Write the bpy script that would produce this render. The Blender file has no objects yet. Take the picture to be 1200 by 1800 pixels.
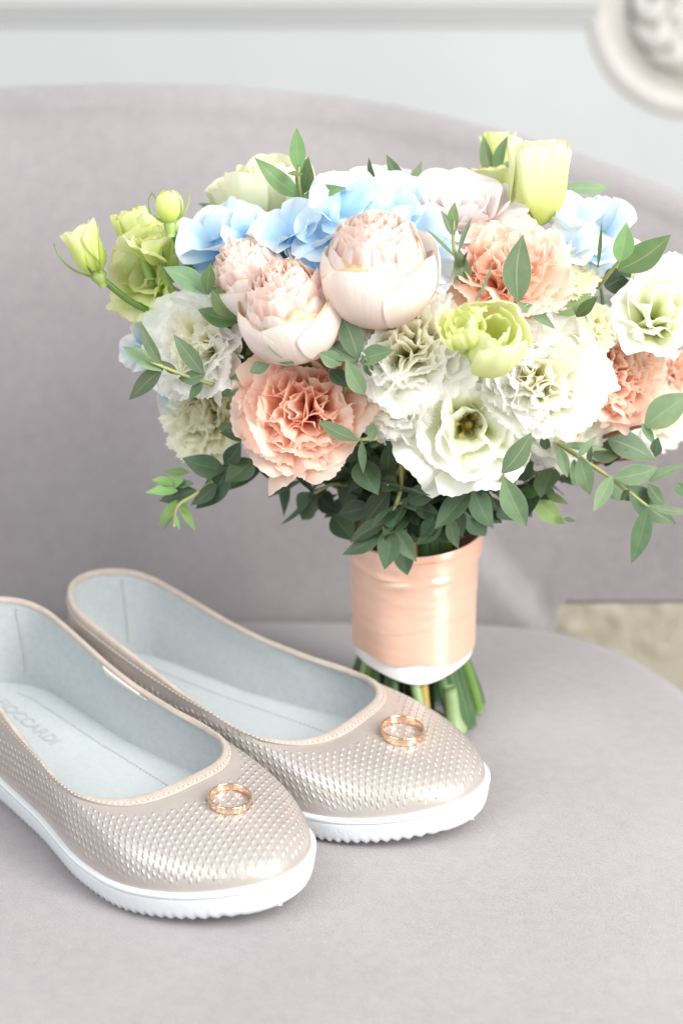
import bpy, math, random
import numpy as np
from mathutils import Vector, Matrix
from math import sin, cos, pi, radians as R_

random.seed(7); rng = np.random.default_rng(7)
scene = bpy.context.scene
COL = scene.collection

# ------------------------------------------------------------------ camera
CAM = Vector((0, -0.85, 0.48)); PITCH = R_(21.0); FPX = 3500.0      # FPX: focal length in photo pixels (1200x1800)
cd = bpy.data.cameras.new('camera'); cam = bpy.data.objects.new('camera', cd); COL.objects.link(cam)
cam.location = CAM; cam.rotation_euler = (pi/2 - PITCH, 0, 0)
cd.sensor_fit = 'VERTICAL'; cd.sensor_height = 36; cd.lens = 70
cd.clip_start = 0.01; cd.clip_end = 50
cd.dof.use_dof = True; cd.dof.focus_distance = 0.915; cd.dof.aperture_fstop = 5.0
scene.camera = cam
FW = Vector((0, cos(PITCH), -sin(PITCH))); UP = Vector((0, sin(PITCH), cos(PITCH)))
def ray(px, py): return Vector((1, 0, 0))*((px-600)/FPX) - UP*((py-900)/FPX) + FW
def at_y(px, py, y):
    d = ray(px, py); return CAM + d*((y-CAM.y)/d.y)
def at_z(px, py, z):
    d = ray(px, py); return CAM + d*((z-CAM.z)/d.z)

# ------------------------------------------------------------------ light
w = bpy.data.worlds.new('World'); scene.world = w; w.use_nodes = True
w.node_tree.nodes['Background'].inputs[0].default_value = (0.94, 0.955, 1.0, 1)
w.node_tree.nodes['Background'].inputs[1].default_value = 0.54
def area(name, loc, target, sx, sy, power, col):
    l = bpy.data.lights.new(name, 'AREA'); l.shape = 'RECTANGLE'; l.size = sx; l.size_y = sy; l.energy = power; l.color = col
    o = bpy.data.objects.new(name, l); COL.objects.link(o); o.location = loc
    o.rotation_euler = (Vector(target)-Vector(loc)).to_track_quat('-Z', 'Y').to_euler(); return o
area('window_light', (1.00, -0.80, 1.42), (0.0, 0.12, 0.1), 1.0, 1.2, 38, (1.0, 0.98, 0.95))
area('low_window_light', (1.25, -0.95, 0.62), (0.04, 0.10, 0.1), 0.45, 0.95, 26, (1.0, 0.98, 0.96))
area('left_fill_light', (-1.0, -1.05, 1.25), (-0.15, 0.3, 0.25), 1.3, 1.2, 23, (0.97, 0.98, 1.0))  # unseen fill lamp, added to lighten the upper left backrest and flower fronts
scene.view_settings.view_transform = 'Standard'; scene.view_settings.look = 'None'
scene.view_settings.exposure = -0.05; scene.view_settings.gamma = 1.0

scene.cycles.max_bounces = 16; scene.cycles.diffuse_bounces = 10; scene.cycles.transmission_bounces = 12; scene.cycles.glossy_bounces = 4
# ------------------------------------------------------------------ helpers
def mesh(name, V, F, uv=None, smooth=True):
    me = bpy.data.meshes.new(name)
    me.from_pydata([tuple(map(float, v)) for v in V], [], F)
    if uv is not None:
        l = me.uv_layers.new(name='UVMap'); uv = np.asarray(uv, float)
        idx = np.empty(len(me.loops), int); me.loops.foreach_get('vertex_index', idx)
        l.data.foreach_set('uv', uv[idx].ravel())
    if smooth: me.polygons.foreach_set('use_smooth', [True]*len(me.polygons))
    me.update(); return me
def obj(name, me, mat=None, parent=None, **props):
    o = bpy.data.objects.new(name, me); COL.objects.link(o)
    if mat is not None and me is not None: me.materials.append(mat)
    if parent is not None: o.parent = parent
    for k, v in props.items(): o[k] = v
    return o
def grid(P, uv=None, close_u=False, close_v=False):
    """P: (nu,nv,3)"""
    nu, nv = P.shape[:2]; F = []
    for i in range(nu if close_u else nu-1):
        i2 = (i+1) % nu
        for j in range(nv if close_v else nv-1):
            j2 = (j+1) % nv
            F.append((i*nv+j, i2*nv+j, i2*nv+j2, i*nv+j2))
    V = P.reshape(-1, 3)
    return V, F, (None if uv is None else uv.reshape(-1, 2))
def merge(parts):
    V = []; F = []; U = []; n = 0
    for p in parts:
        v, f = p[0], p[1]; u = p[2] if len(p) > 2 and p[2] is not None else np.zeros((len(v), 2))
        V.append(np.asarray(v)); U.append(u); F += [tuple(k+n for k in q) for q in f]; n += len(v)
    return np.concatenate(V), F, np.concatenate(U)
def smooth01(x): x = np.clip(x, 0, 1); return x*x*(3-2*x)
def tube(pts, rad, n=10, cap=True, uvs=True):
    pts = np.array([tuple(p) for p in pts], float); m = len(pts)
    rad = np.full(m, rad) if np.isscalar(rad) else np.asarray(rad, float)
    T = np.gradient(pts, axis=0); T /= np.linalg.norm(T, axis=1)[:, None]
    a = np.array([0, 0, 1.0]) if abs(T[0][2]) < .9 else np.array([1.0, 0, 0])
    N = np.cross(T[0], a); N /= np.linalg.norm(N); P = []
    for k in range(m):
        N = N - T[k]*N.dot(T[k]); N /= np.linalg.norm(N); B = np.cross(T[k], N)
        th = np.arange(n)*2*pi/n
        P.append(pts[k] + rad[k]*(np.cos(th)[:, None]*N + np.sin(th)[:, None]*B))
    P = np.array(P); uv = np.stack(np.meshgrid(np.linspace(0, 1, m), np.arange(n)/n, indexing='ij'), -1)
    V, F, U = grid(P, uv, close_v=True)
    if cap: F.append(tuple(range(n))[::-1]); F.append(tuple((m-1)*n+j for j in range(n)))
    return V, F, U
def spline(pts, n, closed=False):
    pts = np.array([tuple(p) for p in pts], float); m = len(pts); out = []
    segs = m if closed else m-1
    for s in range(n):
        t = s/(n if closed else n-1)*segs; i = min(int(t), segs-1); t -= i
        g = (lambda k: pts[k % m]) if closed else (lambda k: pts[min(max(k, 0), m-1)])
        p0, p1, p2, p3 = g(i-1), g(i), g(i+1), g(i+2)
        out.append(.5*((2*p1)+(-p0+p2)*t+(2*p0-5*p1+4*p2-p3)*t*t+(-p0+3*p1-3*p2+p3)*t**3))
    return np.array(out)

# ------------------------------------------------------------------ materials
class NT:
    def __init__(s, name):
        s.m = bpy.data.materials.new(name); s.m.use_nodes = True; s.t = s.m.node_tree; s.n = s.t.nodes; s.b = s.n['Principled BSDF']
        s.out = s.n['Material Output']
    def add(s, typ, **kw):
        n = s.n.new(typ)
        for k, v in kw.items():
            if k.startswith('i_'):
                key = k[2:]; key = int(key) if key.isdigit() else key.replace('_', ' ')
                n.inputs[key].default_value = v
            else: setattr(n, k, v)
        return n
    def l(s, a, b): s.t.links.new(a, b)
    def setb(s, **kw):
        for k, v in kw.items(): s.b.inputs[k.replace('_', ' ')].default_value = v
    def ramp(s, fac, stops):
        r = s.n.new('ShaderNodeValToRGB'); e = r.color_ramp.elements
        while len(e) < len(stops): e.new(.5)
        for q, (p, c) in zip(e, stops): q.position = p; q.color = (*c, 1)
        s.l(fac, r.inputs[0]); return r.outputs[0]
    def math(s, op, a, b=None, clamp=False):
        n = s.n.new('ShaderNodeMath'); n.operation = op; n.use_clamp = clamp
        for i, v in enumerate((a, b)):
            if v is None: continue
            if isinstance(v, (int, float)): n.inputs[i].default_value = v
            else: s.l(v, n.inputs[i])
        return n.outputs[0]
    def noise(s, scale, detail=3, rough=.5, vec=None):
        n = s.add('ShaderNodeTexNoise'); n.inputs['Scale'].default_value = scale; n.inputs['Detail'].default_value = detail
        n.inputs['Roughness'].default_value = rough
        if vec is None:
            tc = s.add('ShaderNodeTexCoord'); vec = tc.outputs['Object']
        s.l(vec, n.inputs['Vector']); return n.outputs['Fac']
    def bump(s, h, strength, dist):
        b = s.add('ShaderNodeBump'); b.inputs['Strength'].default_value = strength; b.inputs['Distance'].default_value = dist
        s.l(h, b.inputs['Height']); s.l(b.outputs[0], s.b.inputs['Normal']); return b
    def uv(s):
        t = s.add('ShaderNodeTexCoord'); sp = s.add('ShaderNodeSeparateXYZ'); s.l(t.outputs['UV'], sp.inputs[0]); return sp.outputs[0], sp.outputs[1], t.outputs['UV']

def petal_mat(name, base, mid, edge, trans=.35, rough=.55, rim=None, vein=.25, sss=0.0):
    """uv.x 0..1 across, uv.y 0 base .. 1 edge"""
    m = NT(name); u, v, uvv = m.uv()
    nz = m.noise(60, 3); vv = m.math('ADD', v, m.math('MULTIPLY', m.math('SUBTRACT', nz, .5), .25))
    stops = [(0, base), (.55, mid), (.9, edge)]
    if rim: stops += [(.985, edge), (1.0, rim)]
    c = m.ramp(m.math('MULTIPLY', vv, 1.0, True), stops)
    hs = m.add('ShaderNodeHueSaturation'); m.l(c, hs.inputs['Color']); r1 = m.add('ShaderNodeObjectInfo').outputs['Random']; big = m.noise(45, 3)
    m.l(m.math('ADD', .97, m.math('MULTIPLY', r1, .04)), hs.inputs['Value']); m.l(m.math('ADD', .85, m.math('MULTIPLY', m.math('ADD', big, m.math('FRACT', m.math('MULTIPLY', r1, 5.7))), .3)), hs.inputs['Saturation']); c = hs.outputs[0]
    m.l(c, m.b.inputs['Base Color']); m.setb(Roughness=rough); m.b.inputs['Specular IOR Level'].default_value = .25
    # veins radiate along the petal: stretched noise in uv
    mp = m.add('ShaderNodeMapping'); mp.inputs['Scale'].default_value = (26, 1.6, 1); m.l(uvv, mp.inputs[0])
    h = m.noise(1.0, 3, .6, mp.outputs[0]); h2 = m.noise(400, 2); oi = m.add('ShaderNodeObjectInfo')
    m.bump(m.math('ADD', h, m.math('MULTIPLY', h2, .15)), vein, .0008)
    tr = m.add('ShaderNodeBsdfTranslucent'); m.l(c, tr.inputs[0])
    mx = m.add('ShaderNodeMixShader'); mx.inputs[0].default_value = trans
    m.l(m.b.outputs[0], mx.inputs[1]); m.l(tr.outputs[0], mx.inputs[2]); m.l(mx.outputs[0], m.out.inputs[0])
    return m.m
M = {}
M['pink'] = petal_mat('blush_rose_petal', (.90, .72, .60), (.93, .83, .77), (.94, .88, .83), rim=(.78, .62, .40), vein=.45)
M['pink_in'] = petal_mat('blush_rose_inner_petal', (.94, .60, .52), (.95, .76, .69), (.96, .88, .83), rim=(.85, .66, .44), trans=.50)
M['peach'] = petal_mat('peach_carnation_petal', (.96, .55, .40), (.97, .70, .57), (.98, .82, .72), rim=(.95, .80, .72), trans=.56)
M['white'] = petal_mat('white_carnation_petal', (.86, .88, .52), (.95, .96, .88), (.98, .98, .96), trans=.62)
M['whitein'] = petal_mat('white_carnation_heart', (.88, .85, .45), (.97, .95, .78), (.98, .97, .90), trans=.62)
M['cream'] = petal_mat('cream_carnation_petal', (.84, .82, .42), (.95, .93, .72), (.96, .95, .84), trans=.60)
M['lisi'] = petal_mat('white_lisianthus_petal', (.62, .70, .24), (.88, .90, .70), (.92, .93, .87), trans=.35, vein=.12)
M['green'] = petal_mat('green_lisianthus_petal', (.62, .72, .22), (.78, .84, .40), (.88, .90, .58), trans=.5, vein=.2, rim=(.74, .70, .22))
M['greenc'] = petal_mat('pale_green_petal', (.60, .70, .22), (.80, .84, .48), (.88, .89, .66), trans=.4, vein=.2, rim=(.85, .82, .45))
M['mauve'] = petal_mat('mauve_rose_petal', (.78, .66, .64), (.85, .78, .77), (.90, .86, .85), trans=.3, vein=.12)
M['creamrose'] = petal_mat('cream_rose_petal', (.74, .78, .45), (.84, .87, .62), (.90, .90, .74), trans=.3, vein=.12)
M['blue'] = petal_mat('blue_hydrangea_petal', (.44, .67, .90), (.66, .82, .93), (.84, .91, .95), trans=.35, vein=.3)
M['paleblue'] = petal_mat('pale_blue_hydrangea_petal', (.50, .70, .90), (.82, .90, .94), (.93, .95, .95), trans=.35, vein=.3)

def leaf_mat(name, c1, c2, midrib):
    m = NT(name); u, v, uvv = m.uv()
    nz = m.noise(90, 4); base = m.ramp(nz, [(.3, c1), (.7, c2)])
    # midrib and margin (plant anatomy)
    du = m.math('ABSOLUTE', m.math('SUBTRACT', u, .5))
    rib = m.math('SUBTRACT', 1.0, m.math('MULTIPLY', du, 28.0), True)
    mar = m.math('MULTIPLY', m.math('SUBTRACT', du, .465), 25.0, True)
    mx = m.add('ShaderNodeMixRGB'); m.l(m.math('MULTIPLY', m.math('MAXIMUM', rib, mar), .55), mx.inputs[0]); oi = m.add('ShaderNodeObjectInfo'); hs = m.add('ShaderNodeHueSaturation'); m.l(base, hs.inputs['Color']); m.l(m.math('ADD', .475, m.math('MULTIPLY', oi.outputs['Random'], .05)), hs.inputs['Hue']); m.l(m.math('ADD', .75, m.math('MULTIPLY', m.math('FRACT', m.math('MULTIPLY', oi.outputs['Random'], 7.3)), .6)), hs.inputs['Value']); m.l(hs.outputs[0], mx.inputs[1]); mx.inputs[2].default_value = (*midrib, 1)
    m.l(mx.outputs[0], m.b.inputs['Base Color']); m.setb(Roughness=.52); m.b.inputs['Specular IOR Level'].default_value = .4
    wv = m.math('SINE', m.math('MULTIPLY', m.math('ADD', v, m.math('MULTIPLY', du, -1.1)), 70.0))
    h = m.math('ADD', m.math('MULTIPLY', wv, .05), m.math('MULTIPLY', m.noise(500, 3), .3)); m.bump(h, .35, .0006)
    tr = m.add('ShaderNodeBsdfTranslucent'); m.l(mx.outputs[0], tr.inputs[0])
    ms = m.add('ShaderNodeMixShader'); ms.inputs[0].default_value = .18
    m.l(m.b.outputs[0], ms.inputs[1]); m.l(tr.outputs[0], ms.inputs[2]); m.l(ms.outputs[0], m.out.inputs[0])
    return m.m
M['leaf'] = leaf_mat('eucalyptus_leaf', (.11, .185, .095), (.18, .26, .14), (.36, .42, .22))
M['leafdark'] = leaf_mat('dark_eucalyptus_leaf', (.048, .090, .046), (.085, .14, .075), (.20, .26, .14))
M['leaflight'] = leaf_mat('young_eucalyptus_leaf', (.17, .32, .10), (.24, .40, .14), (.45, .50, .22))
M['leafolive'] = leaf_mat('olive_eucalyptus_leaf', (.11, .19, .065), (.17, .26, .10), (.42, .30, .20))

def plain(name, col, rough=.5, noise=None, bump=None, metal=0, spec=.5, sheen=0):
    m = NT(name)
    if noise:
        sc, col2 = noise; c = m.ramp(m.noise(sc, 4), [(.3, col), (.7, col2)]); m.l(c, m.b.inputs['Base Color'])
    else: m.setb(Base_Color=(*col, 1))
    m.setb(Roughness=rough, Metallic=metal); m.b.inputs['Specular IOR Level'].default_value = spec
    if sheen: m.b.inputs['Sheen Weight'].default_value = sheen
    if bump: m.bump(m.noise(bump[0], 4), bump[1], bump[2])
    return m.m
M['stem'] = plain('green_stem', (.09, .19, .035), .45, (60, (.17, .29, .065)), (300, .3, .0005))
M['stemdark'] = plain('dark_green_stem', (.035, .085, .03), .45, (60, (.07, .14, .05)), (300, .3, .0005))
M['stempale'] = plain('pale_green_stem', (.30, .40, .20), .45, (60, (.22, .33, .14)), (300, .3, .0005))
M['stemgold'] = plain('golden_stem', (.48, .33, .08), .4, (60, (.36, .26, .07)), (300, .3, .0005))
M['twig'] = plain('yellow_green_twig', (.34, .35, .13), .5, (80, (.26, .30, .10)))
M['redtwig'] = plain('reddish_twig', (.22, .06, .05), .5, (80, (.30, .16, .08)))
M['sepal'] = plain('green_sepal', (.20, .32, .06), .5, (120, (.32, .42, .12)))

# suede upholstery
def suede(name, c1, c2):
    m = NT(name)
    big = m.noise(9, 3); fine = m.noise(1100, 3, .7); mid = m.noise(140, 4)
    f = m.math('ADD', m.math('MULTIPLY', big, .35), m.math('ADD', m.math('MULTIPLY', mid, .2), m.math('MULTIPLY', fine, .45)))
    m.l(m.ramp(f, [(.38, c1), (.62, c2)]), m.b.inputs['Base Color'])
    m.setb(Roughness=.95); m.b.inputs['Specular IOR Level'].default_value = .1
    m.b.inputs['Sheen Weight'].default_value = .35; m.b.inputs['Sheen Roughness'].default_value = .5
    m.bump(m.math('ADD', m.math('MULTIPLY', fine, 1.0), m.math('MULTIPLY', mid, .6)), .7, .0012)
    return m.m
M['suede'] = suede('lilac_grey_suede', (.300, .277, .285), (.385, .358, .366))
M['wall'] = plain('painted_wall', (.49, .51, .525), .6, (6, (.52, .54, .55)), (200, .1, .001))
M['plaster'] = plain('cream_plaster', (.53, .525, .49), .5, (25, (.57, .56, .53)))
M['beige'] = plain('beige_carved_panel', (.44, .41, .33), .5, (18, (.50, .47, .38)))
M['floor'] = plain('warm_floor', (.42, .36, .27), .5, (12, (.48, .42, .33)))

# shoe materials
def shoe_upper():
    m = NT('pearly_embossed_leather'); u, v, uvv = m.uv()   # uv in mm along / across the shoe
    A, B = 3.8, 3.8
    row = m.math('DIVIDE', v, B); ri = m.math('FLOOR', row)
    off = m.math('MULTIPLY', m.math('MODULO', m.math('ABSOLUTE', ri), 2.0), .5)
    au = m.math('SUBTRACT', m.math('FRACT', m.math('ADD', m.math('DIVIDE', u, A), off)), .5)
    bv = m.math('SUBTRACT', m.math('FRACT', row), .5)
    x = m.math('MULTIPLY', m.math('ADD', au, m.math('MULTIPLY', bv, .55)), 2.5); y = m.math('MULTIPLY', bv, 2.35)
    d = m.math('SQRT', m.math('ADD', m.math('MULTIPLY', x, x), m.math('MULTIPLY', y, y)))
    pit = m.math('MULTIPLY', m.math('SUBTRACT', 1.0, d, True), 1.6, True); pit = m.math('MULTIPLY', pit, m.math('ADD', .5, m.math('MULTIPLY', x, 1.1), True))
    at = m.add('ShaderNodeAttribute'); at.attribute_name = 'emboss'
    pit = m.math('MULTIPLY', pit, at.outputs['Fac'])
    c = m.ramp(m.noise(30, 3), [(.3, (.44, .395, .36)), (.7, (.50, .455, .415))])
    mx = m.add('ShaderNodeMixRGB'); m.l(m.math('MULTIPLY', pit, 2.2, True), mx.inputs[0]); m.l(c, mx.inputs[1]); mx.inputs[2].default_value = (.62, .60, .575, 1)
    m.l(mx.outputs[0], m.b.inputs['Base Color'])
    m.setb(Roughness=.32, Metallic=.25); m.b.inputs['Specular IOR Level'].default_value = .6
    m.b.inputs['Coat Weight'].default_value = .25; m.b.inputs['Coat Roughness'].default_value = .25
    th = m.math('ADD', 330, m.math('MULTIPLY', m.noise(45, 2), 420)); m.l(th, m.b.inputs['Thin Film Thickness']); m.b.inputs['Thin Film IOR'].default_value = 1.45
    h = m.math('ADD', m.math('MULTIPLY', pit, -1.0), m.math('MULTIPLY', m.noise(700, 3), .06)); m.bump(h, .9, .0010)
    return m.m
M['upper'] = shoe_upper()
M['binding'] = plain('beige_binding_tape', (.42, .355, .305), .6, (200, (.49, .42, .365)), (900, .3, .0006), sheen=.2)
M['thread'] = plain('beige_thread', (.66, .59, .52), .6)
M['lining'] = plain('pale_blue_grey_lining', (.41, .445, .455), .7, (300, (.46, .49, .495)), (900, .4, .0006))
M['insole'] = plain('pale_insole', (.50, .545, .555), .65, (300, (.54, .58, .585)), (800, .3, .0005))
M['print'] = plain('faded_insole_print', (.45, .49, .465), .6)
M['sole'] = plain('white_foam_sole', (.71, .74, .76), .55, (500, (.75, .78, .79)), (700, .35, .0006))
M['tab'] = plain('white_tab', (.78, .76, .70), .7)
M['gold'] = None
g = NT('rose_gold'); g.setb(Base_Color=(.95, .67, .48, 1), Metallic=1.0, Roughness=.14); g.bump(g.noise(350, 3), .08, .0003); M['gold'] = g.m
# satin ribbon
s = NT('peach_satin'); mp = s.add('ShaderNodeMapping'); tc = s.add('ShaderNodeTexCoord'); s.l(tc.outputs['Object'], mp.inputs[0]); mp.inputs['Scale'].default_value = (40, 40, 160)
n1 = s.noise(1.0, 4, .6, mp.outputs[0])
s.l(s.ramp(n1, [(.3, (.84, .49, .34)), (.7, (.87, .55, .40))]), s.b.inputs['Base Color']); s.setb(Roughness=.33, Metallic=.15); s.b.inputs['Specular IOR Level'].default_value = .9; s.b.inputs['IOR'].default_value = 1.9
s.b.inputs['Anisotropic'].default_value = .9; tn = s.add('ShaderNodeTangent'); tn.direction_type = 'RADIAL'; tn.axis = 'Z'; s.l(tn.outputs[0], s.b.inputs['Tangent']); s.b.inputs['Anisotropic Rotation'].default_value = .25; s.b.inputs['Sheen Weight'].default_value = .3; s.bump(n1, .35, .0012); M['satin'] = s.m
M['satinedge'] = plain('white_satin_edge', (.78, .77, .75), .35, (60, (.84, .83, .81)), (200, .3, .001))

# ------------------------------------------------------------------ setting: wall, floor
WY = 0.95
def box(x0, x1, y0, y1, z0, z1):
    V = np.array([(x, y, z) for x in (x0, x1) for y in (y0, y1) for z in (z0, z1)], float)
    F = [(0, 1, 3, 2), (4, 6, 7, 5), (0, 4, 5, 1), (2, 3, 7, 6), (0, 2, 6, 4), (1, 5, 7, 3)]
    return V, F
V, F = box(-3, 3, WY, WY+.1, -.45, 2.2)
wall = obj('wall', mesh('wall', V, F, smooth=False), M['wall'], kind='structure')
V, F = box(-3, 3, -1.5, WY, -.49, -.45)
floor = obj('floor', mesh('floor', V, F, smooth=False), M['floor'], kind='structure')
# picture-rail moulding: a profile extruded along x
mz = at_y(600, 10, WY-.02).z
mx_end = at_y(1045, 22, WY).x
prof = [(0, -.022), (-.006, -.022), (-.010, -.014), (-.016, -.010), (-.024, 0), (-.026, .008), (-.020, .014), (-.012, .016), (-.012, .024), (0, .026)]
P = np.array([[(x, WY-.002+a*.5, mz+b*.8) for (a, b) in prof] for x in (-3, mx_end)])
V, F, _ = grid(P); obj('moulding', mesh('moulding', V, F, smooth=False), M['wall'], parent=wall)

# plaster rosette upper right
rc = at_y(1228, 8, WY); RR = (at_y(1228, 8, WY)-at_y(1038, 8, WY)).length
ros = obj('rosette', None, label='round cream plaster rosette blurred on the wall in the top right corner', category='wall ornament'); ros.location = rc
def torus(Rm, rx, rz, n=64, m=10, wob=0, k=0):
    th = np.arange(n)*2*pi/n; ph = np.arange(m)*2*pi/m
    P = np.zeros((n, m, 3))
    for i, t in enumerate(th):
        r = Rm + rx*np.cos(ph) + wob*sin(k*t); P[i, :, 0] = r*cos(t); P[i, :, 2] = r*sin(t); P[i, :, 1] = -rz*np.sin(ph)
    return grid(P, close_u=True, close_v=True)
ros_back, ros_backF, _ = torus(RR*.45, RR*.42, .005)
obj('rosette_plate', mesh('rosette_plate', ros_back, ros_backF), M['plaster'], ros)
V, F, _ = torus(RR*.93, .011, .006); obj('outer_rim', mesh('outer_rim', V, F), M['plaster'], ros)
V, F, _ = torus(RR*.66, .006, .008); obj('inner_rim', mesh('inner_rim', V, F), M['plaster'], ros)
V, F, _ = torus(RR*.22, .010, .010, wob=.004, k=8); obj('boss', mesh('boss', V, F), M['plaster'], ros)
for i in range(12):
    a = i*2*pi/12+.2; pts = []
    for t in np.linspace(0, 1, 12):
        rr = RR*(.34+.28*t); aa = a + .45*sin(t*pi); pts.append((rr*cos(aa), -.008-.010*sin(t*pi), rr*sin(aa)))
    V, F, _ = tube(pts, [.004+.007*sin(pi*t) for t in np.linspace(.05, .95, 12)], 8)
    obj('scroll', mesh('scroll', V, F), M['plaster'], ros)
# beige carved panel low on the wall, seen between seat and backrest
pb = obj('carved_panel', None, label='beige carved wall panel seen blurred through the gap between seat and backrest', category='wall panel')
pc = at_y(1110, 1110, WY-.02); pb.location = pc
V, F = box(-.35, .6, -.002, .018, -.19, .16); obj('panel_board', mesh('panel_board', V, F, smooth=False), M['beige'], pb)
for i, (px, py, r) in enumerate([(1020, 1080, .022), (1065, 1100, .018), (1130, 1085, .028), (1175, 1130, .022), (1095, 1145, .02)]):
    c = at_y(px, py, WY-.03) - pc; a0 = rng.uniform(0, 6)
    pts = [(c.x + r*(1-.25*t)*cos(a0+t*2.2), c.y+.011, c.z + r*(1-.25*t)*sin(a0+t*2.2)) for t in np.linspace(0, 3, 22)]
    V, F, _ = tube(pts, [.010-.002*t for t in np.linspace(0, 3, 22)], 8); obj('scroll', mesh('scroll', V, F), M['beige'], pb)

# ------------------------------------------------------------------ armchair
chair = obj('armchair', None, label='lilac grey suede tub armchair with a rounded seat and curved back', category='armchair')
chair.location = (-.1, 0, -.45)
def ch(o): o.parent = chair; o.matrix_parent_inverse = Matrix.Translation((.1, 0, .45)); return o
ol = spline([(-.12, .237), (.03, .236), (.085, .233), (.125, .223), (.158, .200), (.186, .160), (.206, .10), (.218, 0), (.22, -.2), (.20, -.36), (.12, -.44), (-.1, -.46), (-.34, -.44), (-.43, -.36), (-.46, -.2), (-.46, 0), (-.44, .12), (-.38, .21), (-.28, .235)], 160, True)[:, :2]
cen = np.array([-.12, -.1]); P = []
for k in [0, .25, .5, .7, .82, .9]:
    P.append([(*(cen+(q-cen)*k), .001*(1-k)) for q in ol])
d = np.gradient(ol, axis=0); nrm = np.stack([d[:, 1], -d[:, 0]], 1); nrm /= np.linalg.norm(nrm, axis=1)[:, None]
if ((ol-cen)*nrm).sum() < 0: nrm = -nrm
for a in np.linspace(0, pi/2, 7):
    r = .022; P.append([(*(q - n*r + n*r*sin(a)), -r*(1-cos(a))*1.0) for q, n in zip(ol, nrm)])
P.append([(*(q+n*.002), -.05) for q, n in zip(ol, nrm)]); P.append([(*q, -.12) for q, n in zip(ol, nrm)])
P = np.array(P); V, F, _ = grid(P, close_v=True)
ch(obj('seat_cushion', mesh('seat_cushion', V, F), M['suede']))
V, F = box(-.40, .17, -.40, .18, -.40, -.125); ch(obj('seat_base', mesh('seat_base', V, F, smooth=False), M['suede']))
for (x, y) in ((-.34, -.34), (.12, -.34), (-.34, .14), (.12, .14)):
    V, F, _ = tube([(x, y, -.39), (x, y, -.45)], [.018, .012], 12); ch(obj('leg', mesh('leg', V, F), M['stemdark']))
def back_y(x, z):
    y = .247 - 1.0*max(x+.02, 0)**2 - .8*max(-.14-x, 0)**2*1.2 + .06*max(z, 0) + 1.0*max(z, 0)**2
    # centre pad: a few mm proud, its edge a soft diagonal welt
    e = ((x-.084) - (.032-z)*.98)/.014
    return y + .009*float(smooth01((e+1)/2))*float(smooth01((.15-z)/.10))
def row_z(py, y): return CAM.z - (y-CAM.y)*math.tan(PITCH+math.atan((py-900)/FPX))
toprow = lambda px: np.interp(px, [-400, 0, 200, 400, 600, 700, 800, 900, 1000, 1100, 1200, 1400], [175, 152, 146, 150, 170, 186, 208, 234, 264, 300, 342, 440])
xs = np.linspace(-.47, .30, 320); Pf = []
for x in xs:
    z = .27
    for _ in range(6):
        y = back_y(x, z); dc = (Vector((x, y, z))-CAM); zc = dc.dot(FW); z = row_z(toprow(600+x/zc*FPX)+4, y)
    zt = z
    e = smooth01((x-.115)/.016); yb = back_y(x, 0)
    zb = -.10*(1-e) + e*row_z(1062, yb)
    col = []; th = .034
    for t in np.linspace(0, 1, 64):
        zz = zb + (zt-.016-zb)*t; col.append((x, back_y(x, zz), zz))
    for a in np.linspace(.2, pi-.2, 8):
        col.append((x, back_y(x, zt-.016)+th/2-th/2*cos(a), zt-.016+.016*sin(a)))
    for t in np.linspace(1, 0, 8):
        zz = zb + (zt-.016-zb)*t; col.append((x, back_y(x, zz)+th, zz))
    Pf.append(col)
V, F, _ = grid(np.array(Pf), close_v=True); ch(obj('backrest', mesh('backrest', V, F), M['suede']))

# ------------------------------------------------------------------ shoes
L = .2491
KS = [0, .08, .2, .35, .5, .65, .8, .9, 1]
W_FAR = [.0275, .0308, .0325, .0335, .0370, .0450, .0482, .0480, .0447]; W_NEAR = [.0265, .0299, .0335, .0365, .0410, .0490, .0500, .0467, .0419]
_sg = np.linspace(0, 1, 801)
def _sm(a): a = np.interp(_sg, KS, a); k = 61; return np.convolve(np.pad(a, k//2, 'edge'), np.ones(k)/k, 'valid')
_wf, _wn = _sm(W_FAR), _sm(W_NEAR)
def half_w(s, far): return np.where(far, np.interp(s, _sg, _wf), np.interp(s, _sg, _wn))
def ends(s): return np.sqrt(np.clip(1-np.clip(1-s/.13, 0, 1)**2.2, 0, 1))*np.clip(1-np.clip((s-.70)/.30, 0, 1)**2.4, 0, 1)**.5
def shift_c(s, side): return np.asarray(s)*0.
NPH = 360
ph = np.arange(NPH)*2*pi/NPH + pi/NPH; sgn = np.where(np.sin(ph) > 0, 1, -1)
sfull = (1-np.cos(ph))/2
HW = lambda s: np.interp(s, _sg, _wf)*ends(s)
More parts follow.
